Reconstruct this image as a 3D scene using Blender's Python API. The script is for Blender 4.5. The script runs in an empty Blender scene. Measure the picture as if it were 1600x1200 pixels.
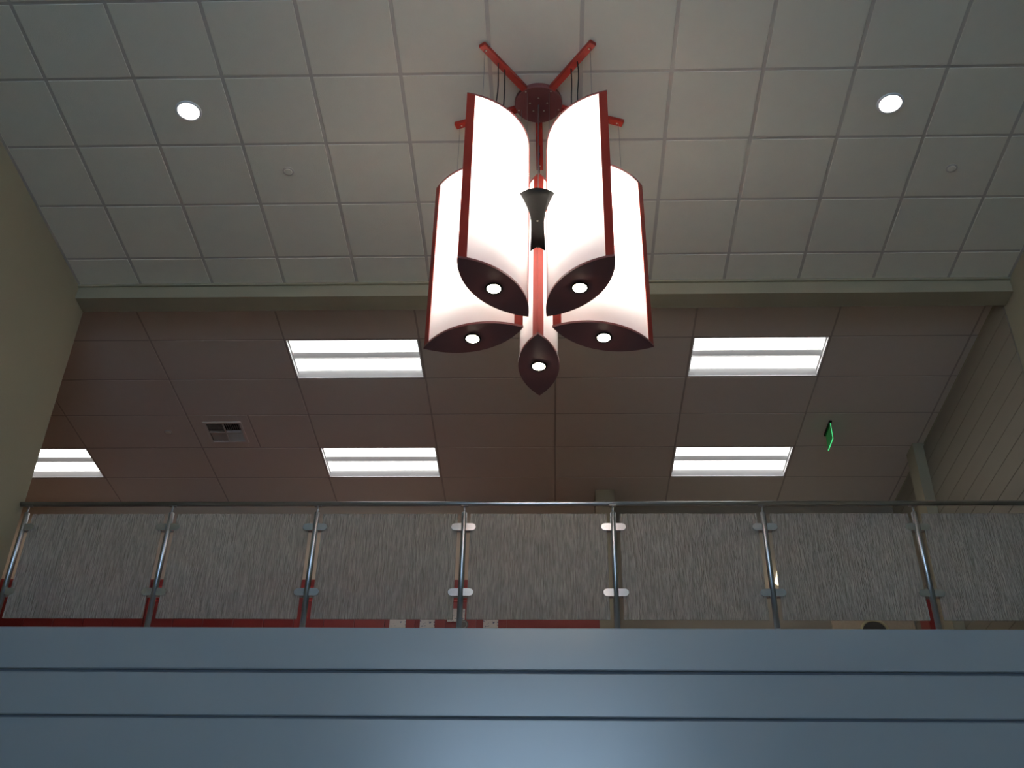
import bpy, math, random
from mathutils import Matrix, Vector
random.seed(7)
sc = bpy.context.scene
col = sc.collection
ZC = 1.6                       # eye height; levels below are given above the eye and lifted by ZC
PI = math.pi

# ------------------------------------------------------------------ camera
F_PX, PITCH, YAW, ROLL = 1743.7, 0.6154, -0.0432, 0.0202
cd = bpy.data.cameras.new('camera'); cam = bpy.data.objects.new('camera', cd); col.objects.link(cam)
cd.sensor_width = 36; cd.lens = F_PX / 1600 * 36; cd.clip_start = .05; cd.clip_end = 200
fw = Vector((math.sin(YAW)*math.cos(PITCH), math.cos(YAW)*math.cos(PITCH), math.sin(PITCH)))
rt0 = Vector((math.cos(YAW), -math.sin(YAW), 0)); up0 = rt0.cross(fw)
rt = rt0*math.cos(ROLL) + up0*math.sin(ROLL); up = -rt0*math.sin(ROLL) + up0*math.cos(ROLL)
cam.matrix_world = Matrix(((rt.x, up.x, -fw.x, 0), (rt.y, up.y, -fw.y, 0), (rt.z, up.z, -fw.z, ZC), (0, 0, 0, 1)))
sc.camera = cam

# ------------------------------------------------------------------ sky, exposure
w = bpy.data.worlds.new('sky'); sc.world = w; w.use_nodes = True
bg = w.node_tree.nodes['Background']
bg.inputs[0].default_value = (.55, .76, .98, 1); bg.inputs[1].default_value = 5.8
vs = sc.view_settings
vs.view_transform = 'Standard'; vs.look = 'None'; vs.gamma = 1; vs.use_curve_mapping = False; vs.exposure = 0.0
E_TUBE, E_SPOT, E_DOWN, E_TROFFER = 110.0, 60.0, 9.0, 5.2

# ------------------------------------------------------------------ helpers
def mat(name, c, rough=.6, metal=0, spec=.5, bump=0, bscale=80, mott=0, mscale=3, stretch=(1, 1, 1)):
    m = bpy.data.materials.new(name); m.use_nodes = True
    nt = m.node_tree; b = nt.nodes['Principled BSDF']
    b.inputs['Base Color'].default_value = (*c, 1); b.inputs['Roughness'].default_value = rough
    b.inputs['Metallic'].default_value = metal; b.inputs['Specular IOR Level'].default_value = spec
    if bump or mott:
        tc = nt.nodes.new('ShaderNodeTexCoord'); mp = nt.nodes.new('ShaderNodeMapping')
        mp.inputs['Scale'].default_value = stretch
        nt.links.new(tc.outputs['Object'], mp.inputs['Vector'])
    if bump:
        n = nt.nodes.new('ShaderNodeTexNoise'); n.inputs['Scale'].default_value = bscale; n.inputs['Detail'].default_value = 3
        bp = nt.nodes.new('ShaderNodeBump'); bp.inputs['Strength'].default_value = bump; bp.inputs['Distance'].default_value = .004
        nt.links.new(mp.outputs[0], n.inputs['Vector']); nt.links.new(n.outputs['Fac'], bp.inputs['Height'])
        nt.links.new(bp.outputs[0], b.inputs['Normal'])
    if mott:
        n = nt.nodes.new('ShaderNodeTexNoise'); n.inputs['Scale'].default_value = mscale; n.inputs['Detail'].default_value = 5
        r = nt.nodes.new('ShaderNodeMapRange'); r.inputs['To Min'].default_value = 1 - mott; r.inputs['To Max'].default_value = 1 + mott
        mx = nt.nodes.new('ShaderNodeVectorMath'); mx.operation = 'SCALE'; mx.inputs[0].default_value = c
        nt.links.new(mp.outputs[0], n.inputs['Vector']); nt.links.new(n.outputs['Fac'], r.inputs['Value'])
        nt.links.new(r.outputs[0], mx.inputs['Scale']); nt.links.new(mx.outputs[0], b.inputs['Base Color'])
    return m

def emit(name, c, s):
    m = bpy.data.materials.new(name); m.use_nodes = True; nt = m.node_tree; nt.nodes.clear()
    e = nt.nodes.new('ShaderNodeEmission'); e.inputs[0].default_value = (*c, 1); e.inputs[1].default_value = s
    o = nt.nodes.new('ShaderNodeOutputMaterial'); nt.links.new(e.outputs[0], o.inputs[0]); return m

def mesh(name, v, f, smooth=False):
    me = bpy.data.meshes.new(name); me.from_pydata([tuple(p) for p in v], [], f); me.update()
    if smooth:
        me.polygons.foreach_set('use_smooth', [True]*len(me.polygons))
    return me

def wpos(o):
    p = Vector((0, 0, 0))
    while o is not None:
        p += o.location; o = o.parent
    return p

class MB:
    """collects shapes in world coordinates and links them as one mesh object"""
    def __init__(s): s.v, s.f, s.sm = [], [], []
    def add(s, v, f, smooth=False):
        k = len(s.v); s.v += [Vector(p) for p in v]; s.f += [tuple(i+k for i in q) for q in f]; s.sm += [smooth]*len(f); return s
    def box(s, x0, x1, y0, y1, z0, z1):
        return s.add([(x0,y0,z0),(x1,y0,z0),(x1,y1,z0),(x0,y1,z0),(x0,y0,z1),(x1,y0,z1),(x1,y1,z1),(x0,y1,z1)],
                     [(0,3,2,1),(4,5,6,7),(0,1,5,4),(1,2,6,5),(2,3,7,6),(3,0,4,7)])
    def bbox(s, x0, x1, y0, y1, z0, z1, b):
        # chamfered along all edges of the lower and upper rim (octagonal section in each rim)
        def ring(d, z): return [(x0+d,y0+d,z),(x1-d,y0+d,z),(x1-d,y1-d,z),(x0+d,y1-d,z)]
        v = ring(b, z0) + ring(0, z0+b) + ring(0, z1-b) + ring(b, z1)
        f = [(3,2,1,0),(12,13,14,15)]
        for r in range(3):
            for i in range(4):
                j = (i+1) % 4; f.append((r*4+i, r*4+j, r*4+4+j, r*4+4+i))
        return s.add(v, f)
    def prism(s, poly, a0, a1, axis='z', smooth=False):
        n = len(poly)
        def P(p, a): return (p[0], p[1], a) if axis == 'z' else ((p[0], a, p[1]) if axis == 'y' else (a, p[0], p[1]))
        v = [P(p, a0) for p in poly] + [P(p, a1) for p in poly]
        s.add(v, [tuple(range(n-1, -1, -1)), tuple(range(n, 2*n))])
        k = len(s.v) - 2*n
        s.f += [(k+i, k+(i+1) % n, k+n+(i+1) % n, k+n+i) for i in range(n)]; s.sm += [smooth]*n
        return s
    def tube(s, pts, r, n=12, cap=True):
        pts = [Vector(p) for p in pts]; m = len(pts); rs = r if isinstance(r, (list, tuple)) else [r]*m
        k = len(s.v)
        for i, p in enumerate(pts):
            t = (pts[min(i+1, m-1)] - pts[max(i-1, 0)]).normalized()
            a = t.cross(Vector((0, 0, 1)))
            if a.length < 1e-4: a = Vector((1, 0, 0))
            a.normalize(); b = t.cross(a)
            s.v += [p + (a*math.cos(2*PI*q/n) + b*math.sin(2*PI*q/n))*rs[i] for q in range(n)]
        for i in range(m-1):
            for q in range(n):
                s.f.append((k+i*n+q, k+i*n+(q+1) % n, k+(i+1)*n+(q+1) % n, k+(i+1)*n+q)); s.sm.append(True)
        if cap:
            s.f += [tuple(k+q for q in range(n-1, -1, -1)), tuple(k+(m-1)*n+q for q in range(n))]; s.sm += [False, False]
        return s
    def lathe(s, cx, cy, prof, n=24):
        k = len(s.v)
        for r, z in prof:
            s.v += [Vector((cx + r*math.cos(2*PI*q/n), cy + r*math.sin(2*PI*q/n), z)) for q in range(n)]
        for i in range(len(prof)-1):
            for q in range(n):
                s.f.append((k+i*n+q, k+i*n+(q+1) % n, k+(i+1)*n+(q+1) % n, k+(i+1)*n+q)); s.sm.append(False)
        if prof[0][0] > 1e-6: s.f.append(tuple(k+q for q in range(n-1, -1, -1))); s.sm.append(False)
        e = k+(len(prof)-1)*n
        if prof[-1][0] > 1e-6: s.f.append(tuple(e+q for q in range(n))); s.sm.append(False)
        return s
    def build(s, name, m, parent=None, fix=True):
        o0 = wpos(parent) if parent else Vector((0, 0, 0))
        me = mesh(name, [p-o0 for p in s.v], s.f)
        me.polygons.foreach_set('use_smooth', s.sm)
        if fix:
            import bmesh
            bm = bmesh.new(); bm.from_mesh(me); bmesh.ops.recalc_face_normals(bm, faces=bm.faces); bm.to_mesh(me); bm.free()
        if m: me.materials.append(m)
        o = bpy.data.objects.new(name, me); col.objects.link(o); o.parent = parent
        return o

def recenter(o):
    """moves a mesh object's origin to the middle of its base (for things that are one mesh)"""
    vs_ = [v.co.copy() for v in o.data.vertices]
    c = Vector(((min(v.x for v in vs_)+max(v.x for v in vs_))/2, (min(v.y for v in vs_)+max(v.y for v in vs_))/2, min(v.z for v in vs_)))
    o.data.transform(Matrix.Translation(-c)); o.location = c
    return o

def empty(name, loc):
    o = bpy.data.objects.new(name, None); col.objects.link(o); o.location = loc; o.empty_display_size = .1; return o
def tag(o, label, cat, group=None, kind=None):
    o['label'] = label; o['category'] = cat
    if group: o['group'] = group
    if kind: o['kind'] = kind
    return o
def struct(o, label, cat): return tag(o, label, cat, kind='structure')
def inst(name, me, loc, parent):
    o = bpy.data.objects.new(name, me); col.objects.link(o); o.parent = parent; o.location = Vector(loc) - wpos(parent); return o

# ------------------------------------------------------------------ materials
M_TILE = mat('mineral_fibre_tile', (.75, .715, .60), .9, spec=.2, bump=.25, bscale=220, mott=.035, mscale=9)
M_TILE2 = mat('mineral_fibre_tile_rose', (.69, .615, .54), .9, spec=.2, bump=.25, bscale=220, mott=.03, mscale=9)
M_GRID = mat('ceiling_grid_metal', (.50, .46, .40), .55)
M_GRID2 = mat('ceiling_grid_metal_rose', (.44, .37, .32), .55)
M_PLENUM = mat('plenum', (.10, .10, .10), .9)
M_WALL = mat('olive_cream_paint', (.30, .27, .18), .75, bump=.12, bscale=160, mott=.03, mscale=2)
M_WALLT = mat('tan_paint', (.52, .40, .29), .75, bump=.12, bscale=160, mott=.03, mscale=2)
M_WALLD = mat('dark_taupe', (.22, .18, .13), .75, bump=.12, bscale=160, mott=.03, mscale=2)
M_BEAM = mat('beam_paint', (.30, .265, .18), .75, bump=.1, bscale=160, mott=.03, mscale=2)
M_PLANK = mat('wall_plank_paint', (.22, .19, .14), .6, mott=.05, mscale=3, stretch=(1, .3, 4))
M_FASC = mat('blue_grey_satin_paint', (.31, .36, .39), .27, spec=1.0, bump=.06, bscale=14, mott=.03, mscale=1.5)
M_FASC.node_tree.nodes['Principled BSDF'].inputs['Coat Weight'].default_value = .45
M_FASC.node_tree.nodes['Principled BSDF'].inputs['Coat Roughness'].default_value = .24
M_GAP = mat('joint_shadow_board', (.12, .14, .17), .8)
M_FLOOR = mat('grey_terrazzo', (.34, .35, .36), .35, mott=.15, mscale=60)
M_CARPET = mat('maroon_carpet', (.34, .24, .20), .95, spec=.1, bump=.5, bscale=300, mott=.1, mscale=40)
M_STEEL = mat('brushed_stainless', (.50, .52, .54), .30, metal=1, mott=.04, mscale=30, stretch=(1, 1, .1))
M_CLIP = mat('satin_steel_clamp', (.74, .77, .80), .22, metal=1)
M_RED = mat('red_lacquer', (.34, .032, .02), .35, spec=.18, mott=.08, mscale=14)
M_MAROON = mat('maroon_lacquer', (.22, .06, .055), .38, mott=.08, mscale=14)
M_DARK = mat('dark_bronze_sheet', (.005, .0042, .0034), .45, metal=0, spec=.12)
M_BLACK = mat('black_cord', (.01, .01, .01), .6)
M_WIRE = mat('steel_wire', (.34, .34, .34), .4, metal=.8)
M_SCREW = mat('screw_head', (.75, .7, .62), .3, metal=1)
M_WHITE = mat('white_enamel', (.80, .80, .80), .45)
M_LOCKER = mat('red_locker_enamel', (.23, .022, .018), .38, mott=.05, mscale=6)
M_LOUVRE = mat('locker_louvre_lit', (.52, .06, .05), .35)  # locker red brightened: light caught by the louvres is put into the colour
M_VENTD = mat('duct_inside', (.015, .018, .015), .9)
M_VENT = mat('grille_enamel', (.70, .64, .58), .5)
M_TUBE = emit('fluorescent_lamp', (1.0, .94, .84), E_TUBE)
M_SPOT = emit('spot_lamp_lens', (1.0, .88, .66), E_SPOT)
M_DOWN = emit('downlight_lens', (1.0, .97, .92), E_DOWN)
M_TROF = emit('troffer_lens', (1.0, .98, .95), E_TROFFER)
M_MULL = mat('window_mullion', (.25, .26, .27), .4, metal=.6)

def shade_mat():
    m = bpy.data.materials.new('opal_acrylic'); m.use_nodes = True; nt = m.node_tree; nt.nodes.clear()
    tr = nt.nodes.new('ShaderNodeBsdfTranslucent'); tr.inputs[0].default_value = (.97, .96, .95, 1)
    df = nt.nodes.new('ShaderNodeBsdfDiffuse'); df.inputs[0].default_value = (.86, .86, .87, 1)
    gl = nt.nodes.new('ShaderNodeBsdfGlossy'); gl.inputs['Roughness'].default_value = .08
    a = nt.nodes.new('ShaderNodeMixShader'); a.inputs[0].default_value = .42
    b = nt.nodes.new('ShaderNodeMixShader'); lw = nt.nodes.new('ShaderNodeLayerWeight'); lw.inputs[0].default_value = .5
    pw = nt.nodes.new('ShaderNodeMath'); pw.operation = 'POWER'; pw.inputs[1].default_value = 4.0
    fr = nt.nodes.new('ShaderNodeMath'); fr.operation = 'MULTIPLY_ADD'; fr.inputs[1].default_value = .9; fr.inputs[2].default_value = .04
    nt.links.new(lw.outputs['Facing'], pw.inputs[0]); nt.links.new(pw.outputs[0], fr.inputs[0])
    o = nt.nodes.new('ShaderNodeOutputMaterial')
    L = nt.links.new
    L(tr.outputs[0], a.inputs[1]); L(df.outputs[0], a.inputs[2]); L(fr.outputs[0], b.inputs[0])
    L(a.outputs[0], b.inputs[1]); L(gl.outputs[0], b.inputs[2]); L(b.outputs[0], o.inputs[0])
    return m
M_OPAL = shade_mat()

def reeded_glass():
    m = bpy.data.materials.new('streaked_rolled_glass'); m.use_nodes = True; nt = m.node_tree
    b = nt.nodes['Principled BSDF']
    b.inputs['Base Color'].default_value = (.70, .64, .55, 1); b.inputs['Roughness'].default_value = .15
    b.inputs['Transmission Weight'].default_value = .62; b.inputs['IOR'].default_value = 1.5
    tc = nt.nodes.new('ShaderNodeTexCoord'); mp = nt.nodes.new('ShaderNodeMapping')
    mp.inputs['Scale'].default_value = (120, 30, 9)
    oi = nt.nodes.new('ShaderNodeObjectInfo'); ad = nt.nodes.new('ShaderNodeVectorMath'); ad.operation = 'ADD'
    sc_ = nt.nodes.new('ShaderNodeVectorMath'); sc_.operation = 'SCALE'; sc_.inputs['Scale'].default_value = 1.0
    n = nt.nodes.new('ShaderNodeTexNoise'); n.inputs['Scale'].default_value = 1; n.inputs['Detail'].default_value = 2.5
    n.inputs['Distortion'].default_value = .5
    bp = nt.nodes.new('ShaderNodeBump'); bp.inputs['Strength'].default_value = 1.0; bp.inputs['Distance'].default_value = .022
    cr = nt.nodes.new('ShaderNodeMapRange'); cr.inputs['From Min'].default_value = .3; cr.inputs['From Max'].default_value = .7
    cr.inputs['To Min'].default_value = .70; cr.inputs['To Max'].default_value = 1.22
    L = nt.links.new
    L(tc.outputs['Object'], ad.inputs[0]); L(oi.outputs['Location'], ad.inputs[1]); L(ad.outputs[0], mp.inputs['Vector'])
    L(mp.outputs[0], n.inputs['Vector']); L(n.outputs['Fac'], bp.inputs['Height']); L(bp.outputs[0], b.inputs['Normal'])
    L(n.outputs['Fac'], cr.inputs['Value'])
    sc_.inputs[0].default_value = (.70, .64, .55); L(cr.outputs[0], sc_.inputs['Scale']); L(sc_.outputs[0], b.inputs['Base Color'])
    return m
M_GLASS = reeded_glass()

def pane_mat():
    m = bpy.data.materials.new('clear_window_glass'); m.use_nodes = True; nt = m.node_tree; nt.nodes.clear()
    t = nt.nodes.new('ShaderNodeBsdfTransparent'); t.inputs[0].default_value = (.95, .97, 1, 1)
    g = nt.nodes.new('ShaderNodeBsdfGlossy'); g.inputs['Roughness'].default_value = .02
    fr = nt.nodes.new('ShaderNodeFresnel'); x = nt.nodes.new('ShaderNodeMixShader'); o = nt.nodes.new('ShaderNodeOutputMaterial')
    nt.links.new(fr.outputs[0], x.inputs[0]); nt.links.new(t.outputs[0], x.inputs[1]); nt.links.new(g.outputs[0], x.inputs[2]); nt.links.new(x.outputs[0], o.inputs[0])
    return m
M_PANE = pane_mat()

def acrylic_green():
    m = bpy.data.materials.new('edge_lit_green_acrylic'); m.use_nodes = True; b = m.node_tree.nodes['Principled BSDF']
    b.inputs['Base Color'].default_value = (.01, .22, .05, 1); b.inputs['Roughness'].default_value = .1
    b.inputs['Emission Color'].default_value = (.01, .35, .06, 1); b.inputs['Emission Strength'].default_value = .10
    return m
M_GREEN = acrylic_green()
M_GREENE = emit('lit_acrylic_edge', (.12, .95, .32), .75)

def paper_mat(name, ink, scale, cut):
    m = bpy.data.materials.new(name); m.use_nodes = True; nt = m.node_tree; b = nt.nodes['Principled BSDF']
    b.inputs['Roughness'].default_value = .8
    tc = nt.nodes.new('ShaderNodeTexCoord'); mp = nt.nodes.new('ShaderNodeMapping'); mp.inputs['Scale'].default_value = (scale, scale, scale*2)
    n = nt.nodes.new('ShaderNodeTexNoise'); n.inputs['Scale'].default_value = 1; n.inputs['Detail'].default_value = 1
    r = nt.nodes.new('ShaderNodeValToRGB'); r.color_ramp.interpolation = 'CONSTANT'
    r.color_ramp.elements[0].color = (*ink, 1); r.color_ramp.elements[1].color = (.62, .56, .50, 1); r.color_ramp.elements[1].position = cut
    nt.links.new(tc.outputs['Object'], mp.inputs[0]); nt.links.new(mp.outputs[0], n.inputs['Vector']); nt.links.new(n.outputs['Fac'], r.inputs[0])
    nt.links.new(r.outputs[0], b.inputs['Base Color']); return m

# ------------------------------------------------------------------ levels and planes (metres; z above ground floor)
T = .6096
H1, H2 = 6.054 + ZC, 6.089 + ZC                     # hall ceiling, gallery ceiling
XL, XR = -3.98, 3.755                               # faces of the side walls
YB0, YB1, HB = 7.092, 7.275, 5.918 + ZC             # dropped beam
YR = 7.229                                          # railing line
YF = 7.149                                          # front of the gallery fascia
ZF0, ZFL = 3.028 + ZC, 2.90 + ZC                    # fascia top, gallery floor
YW = 10.94                                          # wall at the back of the gallery
YBEH = -3.2                                         # wall behind the viewer
XLG = -7.0                                          # gallery runs on to the left

# ------------------------------------------------------------------ room shell
struct(MB().box(XL-.2, XR+.2, YBEH-.2, YW+.2, -.2, 0).build('floor', M_FLOOR), 'grey polished floor of the tall hall', 'floor')
struct(MB().box(XLG, XR, YF+.05, YW, ZFL-.3, ZFL).build('floor', M_CARPET), 'maroon carpeted floor of the upper gallery', 'floor')
struct(MB().box(XL-.2, XL, YBEH-.2, YB1, 0, H1+.2).box(XL-.2, XL, YB1, YF+1.1, 0, ZFL-.3).build('wall_left', M_WALL), 'plain olive cream wall ending at the railing', 'wall')
wr = struct(MB().box(XR, XR+.2, YBEH-.2, YW+.2, 0, H1+.2).build('wall_right', M_WALL), 'long olive cream wall with horizontal planks on the gallery', 'wall')
ph = .195
z = ZFL + .03
while z < H2 - .05:
    y = YB1 + .03
    MB().bbox(XR-.012, XR+.005, y, YW-.005, z+.002, min(z+ph-.002, H2-.004), .002).build('plank', M_PLANK, wr)
    z += ph
# far wall: tan left of the column, a darker taupe right of it, as two sections
struct(MB().box(XLG-.2, .68, YW, YW+.2, 0, H2+.2).build('wall_back', M_WALLT), 'tan wall at the back of the gallery above red lockers', 'wall')
struct(MB().box(.68, XR, YW, YW+.2, 0, H2+.2).build('wall_back', M_WALLD), 'dark taupe wall section at the back of the gallery', 'wall')
struct(MB().box(XLG-.2, XLG, YB1, YW, 0, H2+.2).build('wall_left', M_WALL), 'end wall of the gallery beyond the hall corner', 'wall')
struct(MB().box(XLG-.2, XL-.2, YB1-.2, YB1, 0, H2+.2).build('wall_left', M_WALL), 'front wall of the gallery beyond the hall corner', 'wall')
struct(MB().box(XL, XR, YF+.9, YF+1.1, 0, ZFL-.3).build('wall_back', M_WALL), 'plain wall under the gallery', 'wall')
# wall behind the viewer with its high window
WXA, WXB, WZ0, WZ1 = -2.1, 1.5, 2.8, 7.5
wb = MB()
wb.box(XL, XR, YBEH-.2, YBEH, 0, WZ0); wb.box(XL, XR, YBEH-.2, YBEH, WZ1, H1+.2)
wb.box(XL, WXA, YBEH-.2, YBEH, WZ0, WZ1); wb.box(WXB, XR, YBEH-.2, YBEH, WZ0, WZ1)
struct(wb.build('wall_front', M_WALL), 'wall behind the viewer around a tall window', 'wall')
win = MB()
WS = (WXB-WXA)/3
for x in (WXA, WXA+WS, WXA+2*WS, WXB): win.box(x-.03, x+.03, YBEH-.14, YBEH-.06, WZ0, WZ1)
for zz in (WZ0, (WZ0+WZ1)/2, WZ1): win.box(WXA, WXB, YBEH-.14, YBEH-.06, zz-.03, zz+.03)
wo = struct(win.build('window_1', M_MULL), 'tall window with dark mullions behind the viewer', 'window')
for i in range(3):
    for j in range(2):
        x0 = WXA + i*WS; z0 = WZ0 + j*(WZ1-WZ0)/2
        MB().box(x0+.03, x0+WS-.03, YBEH-.104, YBEH-.098, z0+.03, z0+(WZ1-WZ0)/2-.03).build('pane', M_PANE, wo)

# dropped beam between hall and gallery ceilings
bm_ = struct(MB().box(XL, XR, YB0, YB1, HB, H1+.2).build('trim_1', M_BEAM), 'olive beam dropped across the ceiling above the railing', 'beam')
MB().box(XL, XR, YB0-.022, YB0, H1-.020, H1+.004).build('wall_angle', M_BEAM, bm_)

# gallery fascia of three wide boards with recessed joints
fa = struct(MB().box(XL, XR, YF+.022, YF+.24, 1.15+ZC, ZF0-.004).build('trim_2', M_GAP), 'blue grey painted gallery edge of wide horizontal boards', 'fascia')
for a, b_, p in ((2.731, 3.028, 0), (2.417, 2.709, .004), (1.15, 2.400, .008)):
    k = fa
    MB().bbox(XL, XR, YF+p, YF+.06 if a < 2.7 else YF+.26, a+ZC, b_+ZC, .006).build('board', M_FASC, fa)

# columns
struct(MB().box(.470, .675, 10.60, YW, ZFL, H2).build('trim_3', M_BEAM), 'square olive column standing at the end of the lockers', 'column')
struct(MB().box(XR-.115, XR, 9.668, 9.90, ZFL, H2).build('trim_4', M_BEAM), 'olive pilaster against the planked gallery wall', 'pilaster')

# ------------------------------------------------------------------ hall ceiling: 2 x 2 ft tiles in a metal grid
X1, Y1 = -3.4491, 4.3157
ce = struct(MB().box(XL-.1, XR+.1, YBEH-.1, YB0, H1+.06, H1+.14).build('ceiling', M_PLENUM), 'hall ceiling of square pale tiles in a grey grid', 'ceiling')
GW = .013
tile_cache = {}
def tile(parent, x0, x1, y0, y1, zb, m, reveal):
    key = (round(x1-x0, 3), round(y1-y0, 3), m.name)
    if key not in tile_cache:
        hx, hy = (x1-x0)/2, (y1-y0)/2
        b = MB().bbox(-hx, hx, -hy, hy, -reveal, .014, .0015)
        me = mesh('tile', b.v, b.f); me.materials.append(m); tile_cache[key] = me
    inst('tile', tile_cache[key], ((x0+x1)/2, (y0+y1)/2, zb), parent)
xs = [XL] + [X1+k*T for k in range(0, 12)] + [XR]
ys = [Y1+k*T for k in range(-12, 5)] + [YB0-.022]
ys = [YBEH] + [v for v in ys if v > YBEH + .05]
for i in range(len(xs)-1):
    for j in range(len(ys)-1):
        tile(ce, xs[i]+(GW if i else .0), xs[i+1]-(GW if i < len(xs)-2 else 0), ys[j]+GW, ys[j+1]-(GW if j < len(ys)-2 else 0), H1, M_TILE, .001)
for x in xs[1:-1]: MB().box(x-GW-.002, x+GW+.002, YBEH, YB0-.022, H1+.0025, H1+.03).build('grid_bar', M_GRID, ce)
for y in ys[1:-1]: MB().box(XL, XR, y-GW-.002, y+GW+.002, H1+.003, H1+.029).build('grid_bar', M_GRID, ce)
MB().box(XL, XL+.022, YBEH, YB0-.022, H1-.004, H1+.004).build('wall_angle', M_GRID, ce)
MB().box(XR-.022, XR, YBEH, YB0-.022, H1-.004, H1+.004).build('wall_angle', M_GRID, ce)

# ------------------------------------------------------------------ gallery ceiling: 4 x 2 ft tiles
X2, Y2 = -4.8406, 7.2871
cg = struct(MB().box(XLG, XR+.1, YB1, YW, H2+.16, H2+.24).build('ceiling', M_PLENUM), 'gallery ceiling of long rose grey tiles', 'ceiling')
gx = [X2+k*2*T for k in range(-2, 8)]          # k = -2 .. 7
gx = [XLG] + [v for v in gx if v > XLG+.05] + [XR]
kx = lambda k: X2 + k*2*T
gy = [YB1] + [Y2+r*T for r in range(1, 6)] + [YW]
trof = [(-1, 4), (2, 1), (2, 4), (5, 1), (5, 4)]
def hit(x0, y0): return any(abs(kx(k)-x0) < .05 and abs(Y2+r*T-y0) < .05 for k, r in trof)
VX0, VY0 = kx(1), Y2+3*T                       # cell holding the air grille
G2 = .0085
for i in range(len(gx)-1):
    for j in range(len(gy)-1):
        x0, x1, y0, y1 = gx[i], gx[i+1], gy[j], gy[j+1]
        if hit(x0, y0): continue
        if abs(x0-VX0) < .05 and abs(y0-VY0) < .05:
            tile(cg, x0+T+G2, x1-G2, y0+G2, y1-G2, H2, M_TILE2, .001)
            # four tile strips round the grille opening
            a0, a1, b0, b1 = -3.475, -3.125, 9.25, 9.60
            for q in ((x0+G2, a0, y0+G2, y1-G2), (a1, x0+T-G2, y0+G2, y1-G2), (a0, a1, y0+G2, b0), (a0, a1, b1, y1-G2)):
                tile(cg, *q, H2, M_TILE2, .001)
            continue
        tile(cg, x0+G2, x1-(G2 if i < len(gx)-2 else 0), y0+(G2 if j else 0), y1-(G2 if j < len(gy)-2 else 0), H2, M_TILE2, .001)
def bar(x0, x1, y0, y1): MB().box(x0, x1, y0, y1, H2+.002, H2+.026).build('grid_bar', M_GRID2, cg)
for x in gx[1:-1]: bar(x-G2-.002, x+G2+.002, YB1, YW)
for y in gy[1:-1]: bar(XLG, XR, y-G2-.002, y+G2+.002)
bar(VX0+T-G2-.002, VX0+T+G2+.002, VY0, VY0+T)

# ------------------------------------------------------------------ troffers
TL = {(-1, 4): 'bright two lamp ceiling troffer partly cut off by the olive wall corner',
      (2, 1): 'bright two lamp ceiling troffer next to the beam on the air grille side',
      (2, 4): 'bright two lamp ceiling troffer in line with the air grille above the railing',
      (5, 1): 'bright two lamp ceiling troffer next to the beam on the planked wall side',
      (5, 4): 'bright two lamp ceiling troffer beside the hanging green sign'}
for k, r in trof:
    x0, y0 = kx(k)+G2+.003, Y2+r*T+G2+.003; x1, y1 = kx(k+1)-G2-.003, Y2+(r+1)*T-G2-.003
    L, W = x1-x0, y1-y0
    t = tag(empty('ceiling_troffer', ((x0+x1)/2, (y0+y1)/2, H2)), TL[(k, r)], 'ceiling light', 'troffers in the gallery ceiling')
    h = MB(); hz = H2+.11; e = .006
    h.box(x0, x1, y0, y0+e, H2, hz); h.box(x0, x1, y1-e, y1, H2, hz); h.box(x0, x0+e, y0+e, y1-e, H2, hz); h.box(x1-e, x1, y0+e, y1-e, H2, hz)
    h.box(x0, x1, y0, y1, hz, hz+.01)
    h.build('housing', M_WHITE, t)
    d = .045
    for sgn in (0, 1):                        # sloped side reflectors
        ya, yb = (y0+e, y0+.062) if sgn == 0 else (y1-e, y1-.062)
        MB().prism([(ya, H2+.004), (yb, H2+d), (yb, H2+d+.006), (ya, H2+.012)], x0+e, x1-e, 'x').build('side_reflector', M_WHITE, t)
    yc = (y0+y1)/2
    MB().prism([(yc-.052, H2+d), (yc, H2+.022), (yc+.052, H2+d), (yc, H2+d+.01)], x0+e, x1-e, 'x').build('centre_ridge', M_WHITE, t)
    for c0, c1 in ((y0+.062, yc-.052), (yc+.052, y1-.062)):
        n = 8; pts = []
        for q in range(n+1):
            u = q/n; pts.append((c0+(c1-c0)*u, H2+d+.002-.014*math.sin(PI*u)))
        pts += [(c1, H2+d+.008), (c0, H2+d+.008)]
        MB().prism(pts, x0+.018, x1-.018, 'x').build('lens', M_TROF, t)
    for xa, xb in ((x0+e, x0+.018), (x1-.018, x1-e)):
        MB().box(xa, xb, y0+.01, y1-.01, H2+.03, hz-.02).build('end_plate', M_WHITE, t)

# ------------------------------------------------------------------ air grille
a0, a1, b0, b1 = -3.475, -3.125, 9.25, 9.60
g = tag(empty('air_grille', ((a0+a1)/2, (b0+b1)/2, H2)), 'square four way air grille with louvres in the gallery ceiling', 'air vent')
fm = MB()
for q in ((a0-.02, a1+.02, b0-.02, b0+.006), (a0-.02, a1+.02, b1-.006, b1+.02), (a0-.02, a0+.006, b0+.006, b1-.006), (a1-.006, a1+.02, b0+.006, b1-.006)):
    fm.box(*q, H2-.010, H2-.002)
fm.build('frame', M_VENT, g)
du = MB()
du.box(a0+.001, a1-.001, b0+.001, b1-.001, H2+.08, H2+.09)
du.build('duct', M_VENTD, g)
mx_, my_ = (a0+a1)/2, (b0+b1)/2
def slat(xa, xb, ya, yb, tilt, along):
    # thin leaning blade; along = axis of its length
    b = MB(); hgt = .026
    if along == 'x':
        yc = (ya+yb)/2; b.prism([(yc-.001, H2-.006), (yc+.001, H2-.006), (yc+tilt+.001, H2-.006+hgt), (yc+tilt-.001, H2-.006+hgt)], xa, xb, 'x')
    else:
        xc = (xa+xb)/2; b.prism([(xc-.001, H2-.006), (xc+.001, H2-.006), (xc+tilt+.001, H2-.006+hgt), (xc+tilt-.001, H2-.006+hgt)], ya, yb, 'y')
    b.build('slat', M_VENT, g)
n = 8
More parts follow.
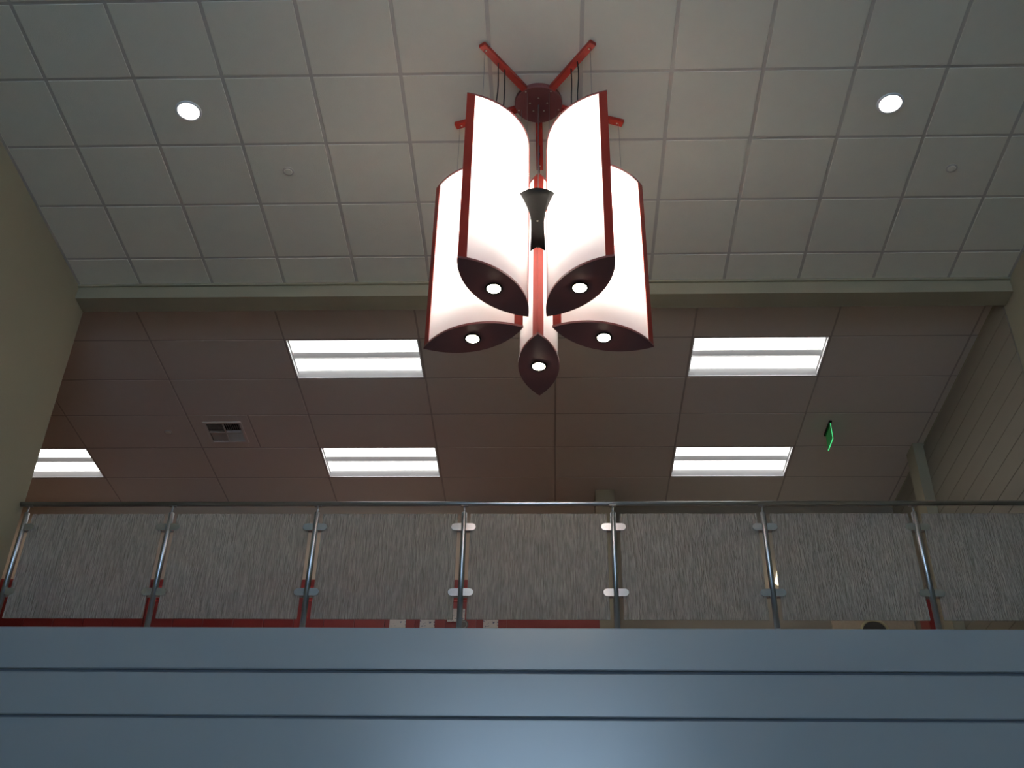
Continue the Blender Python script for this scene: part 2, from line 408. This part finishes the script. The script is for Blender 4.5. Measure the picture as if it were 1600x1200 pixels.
for q in range(n):
    u = (q+.5)/n
    slat(mx_+(a1-.008-mx_)*u, mx_+(a1-.008-mx_)*u, b0+.008, my_-.006, -.012, 'y')       # near right: across
    slat(a0+.008+(mx_-a0-.008)*u, a0+.008+(mx_-a0-.008)*u, my_+.006, b1-.008, .012, 'y')  # far left
    yv = b0+.008+(my_-b0-.008)*u; slat(a0+.008, mx_-.004, yv, yv, .030, 'x')            # near left
    yv = my_+(b1-.008-my_)*u; slat(mx_+.004, a1-.008, yv, yv, -.014, 'x')                 # far right
MB().box(a0+.006, a1-.006, my_-.004, my_+.004, H2-.009, H2+.012).build('cross_bar', M_VENT, g)
MB().box(mx_-.004, mx_+.004, b0+.006, b1-.006, H2-.008, H2+.012).build('cross_bar', M_VENT, g)

# ------------------------------------------------------------------ downlights and sprinkler covers
for x, y, lab in ((-2.536, 5.214, 'round lit recessed downlight on the plain wall side of the chandelier'),
                  (2.339, 5.230, 'round lit recessed downlight on the planked wall side of the chandelier')):
    d = tag(empty('recessed_downlight', (x, y, H1-.012)), lab, 'downlight', 'downlights in the hall ceiling')
    MB().lathe(x, y, [(.074, H1-.002), (.092, H1-.002), (.092, H1-.006), (.086, H1-.010), (.076, H1-.010), (.074, H1-.006)], 40).build('trim_ring', M_WHITE, d)
    MB().lathe(x, y, [(.076, H1-.003), (.076, H1-.006), (.06, H1-.009), (.03, H1-.011), (.0, H1-.0115)], 40).build('lens', M_DOWN, d)
for x, y, zc, lab in ((-1.944, 5.799, H1, 'small round sprinkler cover two tiles from the plain wall side downlight'),
                      (2.932, 5.844, H1, 'small round sprinkler cover near the planked wall'),
                      (-3.891, 9.42, H2, 'small round sprinkler cover beside the air grille')):
    s_ = tag(empty('sprinkler_cover', (x, y, zc-.016)), lab, 'sprinkler', 'sprinkler covers in the ceilings')
    MB().lathe(x, y, [(.026, zc-.001), (.041, zc-.002), (.043, zc-.006), (.037, zc-.010), (.030, zc-.010), (.026, zc-.004)], 28).build('ring', M_GRID, s_)
    MB().lathe(x, y, [(.029, zc-.002), (.029, zc-.011), (.024, zc-.014), (0, zc-.015)], 28).build('cap', M_TILE, s_)

# ------------------------------------------------------------------ hanging green sign
gxs = 2.735
gr = tag(empty('hanging_sign', (gxs, 9.33, H2-.25)), 'edge lit green acrylic sign hanging from the gallery ceiling', 'sign')
MB().bbox(gxs-.014, gxs+.014, 9.24, 9.50, H2-.028, H2-.001, .004).build('canopy', M_DARK, gr)
gp = MB().box(gxs-.003, gxs+.003, 9.26, 9.48, H2-.200, H2-.028).build('panel', M_GREEN, gr)
MB().box(gxs-.0045, gxs+.0045, 9.256, 9.484, H2-.205, H2-.200).build('lit_edge', M_GREENE, gp)
MB().box(gxs-.0035, gxs+.0035, 9.256, 9.260, H2-.200, H2-.028).build('lit_edge', M_GREENE, gp)

# ------------------------------------------------------------------ chandelier
CX, CY = -.079, 5.173
RI, RO, WV = .098, .729, .122
SB, ST = 4.093 + ZC, 5.456 + ZC
LA = .618
ch = tag(empty('chandelier', (CX, CY, SB)), 'large chandelier of five leaf shaped opal shades with red trim', 'chandelier')
hubt = H1 - .003
cn = MB().lathe(CX, CY, [(.163, hubt), (.163, hubt-.030), (.157, hubt-.036), (0, hubt-.036)], 48).build('canopy', M_MAROON, ch)
Lh = (RO-RI)/2; Rarc = (Lh*Lh + WV*WV)/(2*WV); th = math.asin(Lh/Rarc)
def hw(u, off=0):                  # half width of the leaf at u in -1..1 along its axis
    uu = max(-1, min(1, u))*Lh
    return math.sqrt(max(0, Rarc*Rarc-uu*uu)) - (Rarc-WV) + off
RC = (RI+RO)/2
def leaf(off, n=20, scale=1.0):
    k = (Lh+off*1.25)/Lh
    top = [(RC+Lh*k*math.sin(th*(2*i/n-1))/math.sin(th), hw(math.sin(th*(2*i/n-1))/math.sin(th))*(WV+off)/WV) for i in range(n+1)]
    return [(x, -y) for x, y in top] + [(x, y) for x, y in reversed(top[1:-1])]
def side(u0, u1, sgn, off, n=14):
    a0_, a1_ = math.asin(u0*math.sin(th)), math.asin(u1*math.sin(th))
    r = []
    for i in range(n+1):
        u = math.sin(a0_+(a1_-a0_)*i/n)/math.sin(th); r.append((RC+Lh*u, sgn*max(0, hw(u, off))))
    return r
def meshobj(b, name, m, parent, rot=None, fix=True):
    """b is in hub-centred local coordinates; linked under parent"""
    o = b.build(name, m, None, fix); o.parent = parent; return o
proto = []
def shade_parts():
    out = []
    # body: two curved opal sheets, 3 mm thick
    b = MB(); z0, z1 = SB+.012, ST-.012
    nz = 1
    for sg in (-1, 1):
        o_ = side(-.90, .90, sg, -.002)
        b.add([(x, y, z0) for x, y in o_] + [(x, y, z1) for x, y in o_], [(i, i+1, len(o_)+i+1, len(o_)+i) for i in range(len(o_)-1)], True)
    out.append(('shade', b, M_OPAL, 0))
    for end in (-1, 1):
        b = MB()
        u0 = .885
        if end == 1: pa = side(u0, 1, 1, .003, 5); pb = side(u0, 1, -1, .003, 5)
        else: pa = side(-u0, -1, 1, .003, 5); pb = side(-u0, -1, -1, .003, 5)
        tip = (RC+end*(Lh+.004), 0)
        out_p = pa[:-1] + [tip] + pb[:-1][::-1]
        ia = [(x-end*.006, y*.80) for x, y in pa[:-1]]; ib = [(x-end*.006, y*.80) for x, y in pb[:-1]]
        # closed V section: outer skin then inner skin
        n = len(pa)-1
        va = pa[:-1]+[tip]; vi = ia+[(tip[0]-end*.014, 0)]
        b.prism(va + vi[::-1], SB+.010, ST-.010)
        vb = pb[:-1]+[tip]; vj = ib+[(tip[0]-end*.014, 0)]
        b.prism(vb + vj[::-1], SB+.010, ST-.010)
        out.append(('edge_trim', b, M_RED, 1))
    out.append(('top_cap', MB().prism(leaf(.003), ST-.012, ST), M_MAROON, 1))
    out.append(('bottom_plate', MB().prism(leaf(.006), SB-.003, SB+.012), M_MAROON, 1))
    lx = RC
    out.append(('lamp_trim', MB().lathe(lx, 0, [(.038, SB-.003), (.050, SB-.003), (.050, SB-.007), (.046, SB-.010), (.040, SB-.010), (.038, SB-.006)], 32), M_DARK, 1))
    out.append(('spot_lamp', MB().lathe(lx, 0, [(.039, SB-.004), (.039, SB-.008), (.030, SB-.015), (.014, SB-.019), (0, SB-.020)], 32), M_SPOT, 1))
    out.append(('lamp_tube', MB().tube([(RC, 0, SB+.31), (RC, 0, ST-.06)], .019, 12), M_TUBE, 1))
    return out
meshes = []
for nm, b, m, lvl in shade_parts():
    fix = nm not in ('shade',)
    me = mesh(nm, [p-Vector((0, 0, SB)) for p in b.v], b.f)
    me.polygons.foreach_set('use_smooth', b.sm)
    if fix:
        import bmesh
        q = bmesh.new(); q.from_mesh(me); bmesh.ops.recalc_face_normals(q, faces=q.faces); q.to_mesh(me); q.free()
    me.materials.append(m); meshes.append((nm, me, lvl))
bar_b = MB().bbox(.13, LA, -.024, .024, hubt-.033-SB, hubt-SB, .003)
bar_me = mesh('arm', bar_b.v, bar_b.f); bar_me.materials.append(M_RED)
def cord(r, wob):
    za, zb = hubt-.033-SB, ST-SB
    return [(r+wob*math.sin(PI*3*i/10)*.6, wob*math.sin(PI*2*i/10), za+(zb-za)*i/10) for i in range(11)]
def simple(name, b, m):
    me = mesh(name, b.v, b.f); me.polygons.foreach_set('use_smooth', b.sm); me.materials.append(m); return me
wire_o = simple('suspension_wire', MB().tube([(.585, 0, hubt-.033-SB), (.585, 0, ST-SB)], .0014, 6), M_WIRE)
wire_i = simple('suspension_wire', MB().tube([(.125, 0, hubt-.036-SB), (.125, 0, ST-SB)], .0014, 6), M_WIRE)
cord_a = simple('power_cord', MB().tube(cord(.445, .006), .0042, 8), M_BLACK)
cord_b = simple('power_cord', MB().tube(cord(.375, .003), .0042, 8), M_BLACK)
screw = simple('screw', MB().lathe(0, 0, [(.006, 0), (.006, -.003), (.003, -.005), (0, -.005)], 10), M_SCREW)
# flared dark leaf between each pair of shades
def petal():
    rows = [  # radius, level above eye, half width, edge drop in radius, edge drop in level
        (.400, 4.815, .106, .045, .000), (.352, 4.797, .084, .030, .0), (.300, 4.778, .064, .02, .0), (.250, 4.760, .048, .012, .0),
        (.200, 4.738, .040, .010, .0), (.160, 4.715, .040, .012, -.004), (.115, 4.690, .043, .016, -.010), (.060, 4.650, .048, .022, -.022)]
    n = 8; b = MB(); vs_ = []
    for r, h, hw_, dr, dz in rows:
        for i in range(n+1):
            u = 2*i/n-1
            vs_.append((r-dr*u*u, hw_*u, h+ZC+dz*abs(u)-SB))
    R_ = len(rows); W_ = n+1
    f = [(r*W_+i, r*W_+i+1, (r+1)*W_+i+1, (r+1)*W_+i) for r in range(R_-1) for i in range(n)]
    back = [(x-.004, y, z_+.004) for x, y, z_ in vs_]; k = len(vs_)
    f2 = [tuple(i+k for i in reversed(q)) for q in f]
    rim = [(i+1, i, k+i, k+i+1) for i in range(n)] + [((R_-1)*W_+i, (R_-1)*W_+i+1, k+(R_-1)*W_+i+1, k+(R_-1)*W_+i) for i in range(n)]
    for r in range(R_-1):
        rim.append((r*W_, (r+1)*W_, k+(r+1)*W_, k+r*W_)); e = r*W_+n; rim.append((e+W_, e, k+e, k+e+W_))
    b.add(vs_+back, f+f2+rim, True)
    return simple('flared_bracket', b, M_DARK)
petal_me = petal()
stem = MB().tube([(CX, CY, hubt-.03), (CX, CY, 4.70+ZC)], .0045, 10).build('centre_stem', M_WIRE, ch)
MB().tube([(CX, CY, 4.70+ZC), (CX, CY-.08, 4.71+ZC), (CX, CY-.14, 4.720+ZC)], .006, 8).build('bracket_stay', M_DARK, ch)
def under(name, me, rot, parent=ch, off=(0, 0, 0)):
    o = bpy.data.objects.new(name, me); col.objects.link(o); o.parent = parent
    o.rotation_euler = (0, 0, rot); o.location = off; return o
for i in range(5):
    a = math.radians(90 - .2 - 72*i)
    root = None
    for nm, me, lvl in meshes:
        if lvl == 0: root = under(nm, me, a)
        else:
            c = bpy.data.objects.new(nm, me); col.objects.link(c); c.parent = root
    am = under('arm', bar_me, a)
    s = bpy.data.objects.new('screw', screw); col.objects.link(s); s.parent = am; s.location = (LA-.045, 0, hubt-.033-SB)
    s = bpy.data.objects.new('screw', screw); col.objects.link(s); s.parent = am; s.location = (.145, 0, hubt-.033-SB)
    for me in (wire_o, wire_i): under('suspension_wire', me, a)
    for me in (cord_a, cord_b): under('power_cord', me, a)
    s = bpy.data.objects.new('screw', screw); col.objects.link(s); s.parent = cn
    s.location = (.062*math.cos(a+.63), .062*math.sin(a+.63), hubt-.036-SB)
p = under('flared_bracket', petal_me, math.radians(-90.2))
s = bpy.data.objects.new('screw', screw); col.objects.link(s); s.parent = p; s.location = (.200, 0, 4.736+ZC-SB); s.rotation_euler = (0, .7, 0)

# ------------------------------------------------------------------ railing
PS, P0 = 1.0883, -3.9084
RZ = 4.033 + ZC; RR = .0185
rl = tag(empty('railing', (0, YR, ZF0)), 'stainless railing with streaked glass panels along the gallery edge', 'railing')
hr = MB().tube([(XL+.002, YR, RZ), (XR-.002, YR, RZ)], RR, 20).build('handrail', M_STEEL, rl)
def dshape(sg, hwid, x_in, x_out, n=8):
    # straight at the post, rounded at the free end
    r = hwid; p = [(sg*x_in, -r), (sg*(x_out-r), -r)]
    p += [(sg*(x_out-r+r*math.cos(t_)), r*math.sin(t_)) for t_ in [(-PI/2+PI*q/n) for q in range(1, n)]]
    return p + [(sg*(x_out-r), r), (sg*x_in, r)]
NP = 8
for k in range(NP):
    x = P0 + k*PS
    if x > XR-.02: break
    po = MB().tube([(x, YR, ZF0-.002), (x, YR, 3.952+ZC), (x, YR, 3.958+ZC)], [.0205, .0205, .018], 20).build('post', M_STEEL, rl)
    MB().tube([(x, YR, 3.957+ZC), (x, YR, RZ-RR-.002)], .0075, 12).build('spigot', M_STEEL, po)
    MB().bbox(x-.026, x+.026, YR-.014, YR+.014, RZ-RR-.004, RZ-RR+.002, .001).build('saddle', M_STEEL, po)
    for zc_ in (3.832+ZC, 3.318+ZC):
        for sg in (-1, 1):
            if (k == 0 and sg < 0) or (x > 3.5 and sg > 0): continue
            pl = [(x+px, zc_+pz) for px, pz in dshape(sg, .028, .017, .089)]
            MB().prism(pl, YR-.021, YR-.006, 'y').prism(pl, YR+.006, YR+.021, 'y').prism([(x+sg*.017, zc_-.024), (x+sg*.044, zc_-.024), (x+sg*.044, zc_+.024), (x+sg*.017, zc_+.024)], YR-.007, YR+.007, 'y').build('glass_clamp', M_CLIP, po)
gl_me = {}
for k in range(NP-1):
    xa, xb = P0+k*PS+.047, P0+(k+1)*PS-.047
    hx = (xb-xa)/2
    if 'g' not in gl_me:
        b = MB().bbox(-hx, hx, -.0055, .0055, -.4125, .4125, .0015); gl_me['g'] = mesh('glass_panel', b.v, b.f); gl_me['g'].materials.append(M_GLASS)
    inst('glass_panel', gl_me['g'], ((xa+xb)/2, YR, 3.5345+ZC), rl)

# ------------------------------------------------------------------ lockers
LW, LY, LZT = .305, 10.40, 4.93 + ZC
def locker_meshes():
    r = []
    hgt = LZT-ZFL
    r.append(('body', MB().box(-LW/2, LW/2, .018, .5, 0, hgt), M_LOCKER))
    r.append(('door', MB().bbox(-LW/2+.006, LW/2-.006, 0, .0175, .09, hgt-.02, .003), M_LOCKER))
    lv = []
    for q in range(6):
        zz = hgt-.09-q*.030
        lv.append(('louvre', MB().prism([(-.001, zz), (-.011, zz-.004), (-.011, zz-.007), (-.001, zz-.014)], -LW*.30, LW*.30, 'x'), M_LOUVRE))
    hd = ('handle', MB().bbox(LW*.28, LW*.28+.022, -.022, .001, hgt*.52, hgt*.52+.11, .003), M_CLIP)
    return r, lv, hd
r_, lv_, hd_ = locker_meshes()
def tomesh(t):
    nm, b, m = t; me = mesh(nm, b.v, b.f); me.materials.append(m); return nm, me
r_ = [tomesh(t) for t in r_]; lv_ = [tomesh(t) for t in lv_]; hd_ = tomesh(hd_)
def locker(x, label, group='red lockers along the gallery wall'):
    o = tag(empty('locker', (x, LY, ZFL)), label, 'locker', group)
    door = None
    for nm, me in r_:
        p = bpy.data.objects.new(nm, me); col.objects.link(p); p.parent = o
        if nm == 'door': door = p
    for nm, me in lv_+[hd_]:
        c = bpy.data.objects.new(nm, me); col.objects.link(c); c.parent = door
    return o
XE = .466
for k in range(21):
    x = XE - LW/2 - k*LW
    if k == 0: lab = 'red metal locker at the end of the row beside the olive column'
    elif k == 3: lab = 'red metal locker with a scribbled notice, on the olive column side of the emblem'
    elif k == 4: lab = 'red metal locker with a round grey emblem on its door'
    elif k == 5: lab = 'red metal locker with a scribbled notice, between the emblem and another notice'
    elif k == 6: lab = 'red metal locker with a notice, last of the row bearing one'
    else: lab = 'plain red metal locker in the long row behind the glass railing'
    locker(x, lab)
rp = tag(empty('cabinet', (3.705, 10.48, ZFL)), 'narrow red metal cabinet standing against the planked wall', 'cabinet')
MB().box(3.672, 3.740, 10.365, 10.60, ZFL+.04, 4.80+ZC).build('body', M_LOCKER, rp)
MB().box(3.680, 3.735, 10.375, 10.59, ZFL, ZFL+.04).build('plinth', M_DARK, rp)
MB().bbox(3.674, 3.738, 10.350, 10.364, ZFL+.06, 4.78+ZC, .003).build('door', M_LOCKER, rp)
MB().bbox(3.682, 3.692, 10.332, 10.351, ZFL+.95, ZFL+1.05, .002).build('handle', M_CLIP, rp)

# notices on the locker doors: pixel columns of the photograph carried to the locker fronts
def loc_x(px): return -.957 + (px-716)*(1.423/221)
PA = paper_mat('notice_print_a', (.16, .18, .26), 22, .36)
PB = paper_mat('notice_print_b', (.14, .14, .20), 24, .40)
for pa_, pb_, zt, m, lab in ((613, 638, 4.492, PA, 'white notice with one small dark mark taped to a red locker'),
                            (660, 683, 4.498, PB, 'white scribbled notice beside the round grey emblem'),
                            (758, 781, 4.498, PB, 'white scribbled notice nearest the olive column'),
                            (702, 729, 4.600, PA, 'white notice behind the railing post above the grey emblem')):
    xa, xb = loc_x(pa_), loc_x(pb_)
    n = 4; v = []; f = []
    for i in range(n+1):
        x_ = xa+(xb-xa)*i/n; bow = .004*math.sin(PI*i/n)
        v += [(x_, LY-.0125-bow, zt+ZC), (x_, LY-.0125-bow-.002, zt+ZC-.14)]
    for i in range(n): f.append((2*i, 2*i+1, 2*i+3, 2*i+2))
    kk = len(v); v += [(p[0], p[1]+.0012, p[2]) for p in v]; f += [tuple(reversed([i+kk for i in q])) for q in f]
    f += [(0, 2*n, kk+2*n, kk), (1, kk+1, kk+2*n+1, 2*n+1)] if False else []
    o = MB().add(v, f).build('notice', m); recenter(o); tag(o, lab, 'notice', 'paper notices on the lockers')
xe = loc_x(727)
em = tag(empty('emblem', (xe, LY, 4.39+ZC)), 'round dark grey emblem on a red locker door', 'emblem')
M_EMB = mat('emblem_grey', (.10, .085, .075), .6); M_EMB2 = mat('emblem_pale', (.30, .27, .24), .6)
def disc_y(x, zc_, r0, r1, ya, yb, n=28):
    b = MB(); c = [(math.cos(2*PI*i/n), math.sin(2*PI*i/n)) for i in range(n)]
    v = [(x+r1*p, ya, zc_+r1*q) for p, q in c] + [(x+r1*p, yb, zc_+r1*q) for p, q in c]
    if r0 > 0:
        v += [(x+r0*p, ya, zc_+r0*q) for p, q in c] + [(x+r0*p, yb, zc_+r0*q) for p, q in c]
        f = []
        for i in range(n):
            j = (i+1) % n; f += [(i, j, n+j, n+i), (2*n+j, 2*n+i, 3*n+i, 3*n+j), (j, i, 2*n+i, 2*n+j), (n+i, n+j, 3*n+j, 3*n+i)]
    else:
        f = [tuple(range(n-1, -1, -1)), tuple(range(n, 2*n))] + [(i, (i+1) % n, n+(i+1) % n, n+i) for i in range(n)]
    return b.add(v, f)
disc_y(xe, 4.43+ZC, 0, .052, LY-.016, LY-.012).build('disc', M_EMB, em)
disc_y(xe, 4.43+ZC, .034, .040, LY-.018, LY-.016).build('ring', M_EMB2, em)

# tan pinboard with a round plaque, and lit sconces, on the taupe wall
M_BRASS = mat('pale_brass', (.55, .46, .26), .35, metal=.6); M_PLAQ = mat('dark_plaque', (.05, .04, .03), .4)
M_WBOARD = mat('tan_wallboard', (.40, .30, .20), .9, bump=.3, bscale=200, mott=.12, mscale=40)  # speckled tan panel colour, paler than the taupe wall around it
pb = tag(empty('wallboard', (3.30, YW, 3.70+ZC)), 'tan pinboard mounted at the end of the taupe wall', 'wallboard')
MB().box(2.90, 3.70, YW-.012, YW-.001, 3.72+ZC, 4.80+ZC).build('board', M_WBOARD, pb)
fr = MB()
for q in ((2.88, 2.90, 3.70, 4.82), (3.70, 3.72, 3.70, 4.82), (2.90, 3.70, 3.70, 3.72), (2.90, 3.70, 4.80, 4.82)): fr.box(q[0], q[1], YW-.02, YW-.001, q[2]+ZC, q[3]+ZC)
fr.build('frame', M_WBOARD, pb)
px_ = 3.30
pq = tag(empty('wall_plaque', (px_, YW, 4.42+ZC)), 'round dark plaque with a pale rim on the tan pinboard', 'plaque')
disc_y(px_, 4.570+ZC, 0, .138, YW-.035, YW-.013).build('face', M_PLAQ, pq)
disc_y(px_, 4.570+ZC, .128, .155, YW-.045, YW-.013).build('rim', M_BRASS, pq)
M_SCON = emit('sconce_shade', (1.0, .90, .66), 1.7)
for x, lab in ((2.435, 'small lit cone shaped wall sconce on the taupe wall'),):
    k = tag(empty('wall_sconce', (x, YW, 5.02+ZC)), lab, 'wall lamp')
    disc_y(x, 5.18+ZC, 0, .05, YW-.018, YW-.001).build('back_plate', M_DARK, k)
    MB().tube([(x, YW-.015, 5.18+ZC), (x, YW-.10, 5.10+ZC), (x, YW-.15, 5.06+ZC)], .008, 8).build('arm', M_DARK, k)
    MB().lathe(x, YW-.15, [(0, 5.02+ZC), (.05, 5.025+ZC), (.06, 5.05+ZC), (.02, 5.075+ZC), (.012, 5.12+ZC)], 20).build('cup', M_DARK, k)
    MB().lathe(x, YW-.15, [(.112, 5.09+ZC), (.052, 5.32+ZC), (.048, 5.32+ZC), (.108, 5.09+ZC)], 28).build('lamp_shade', M_SCON, k)
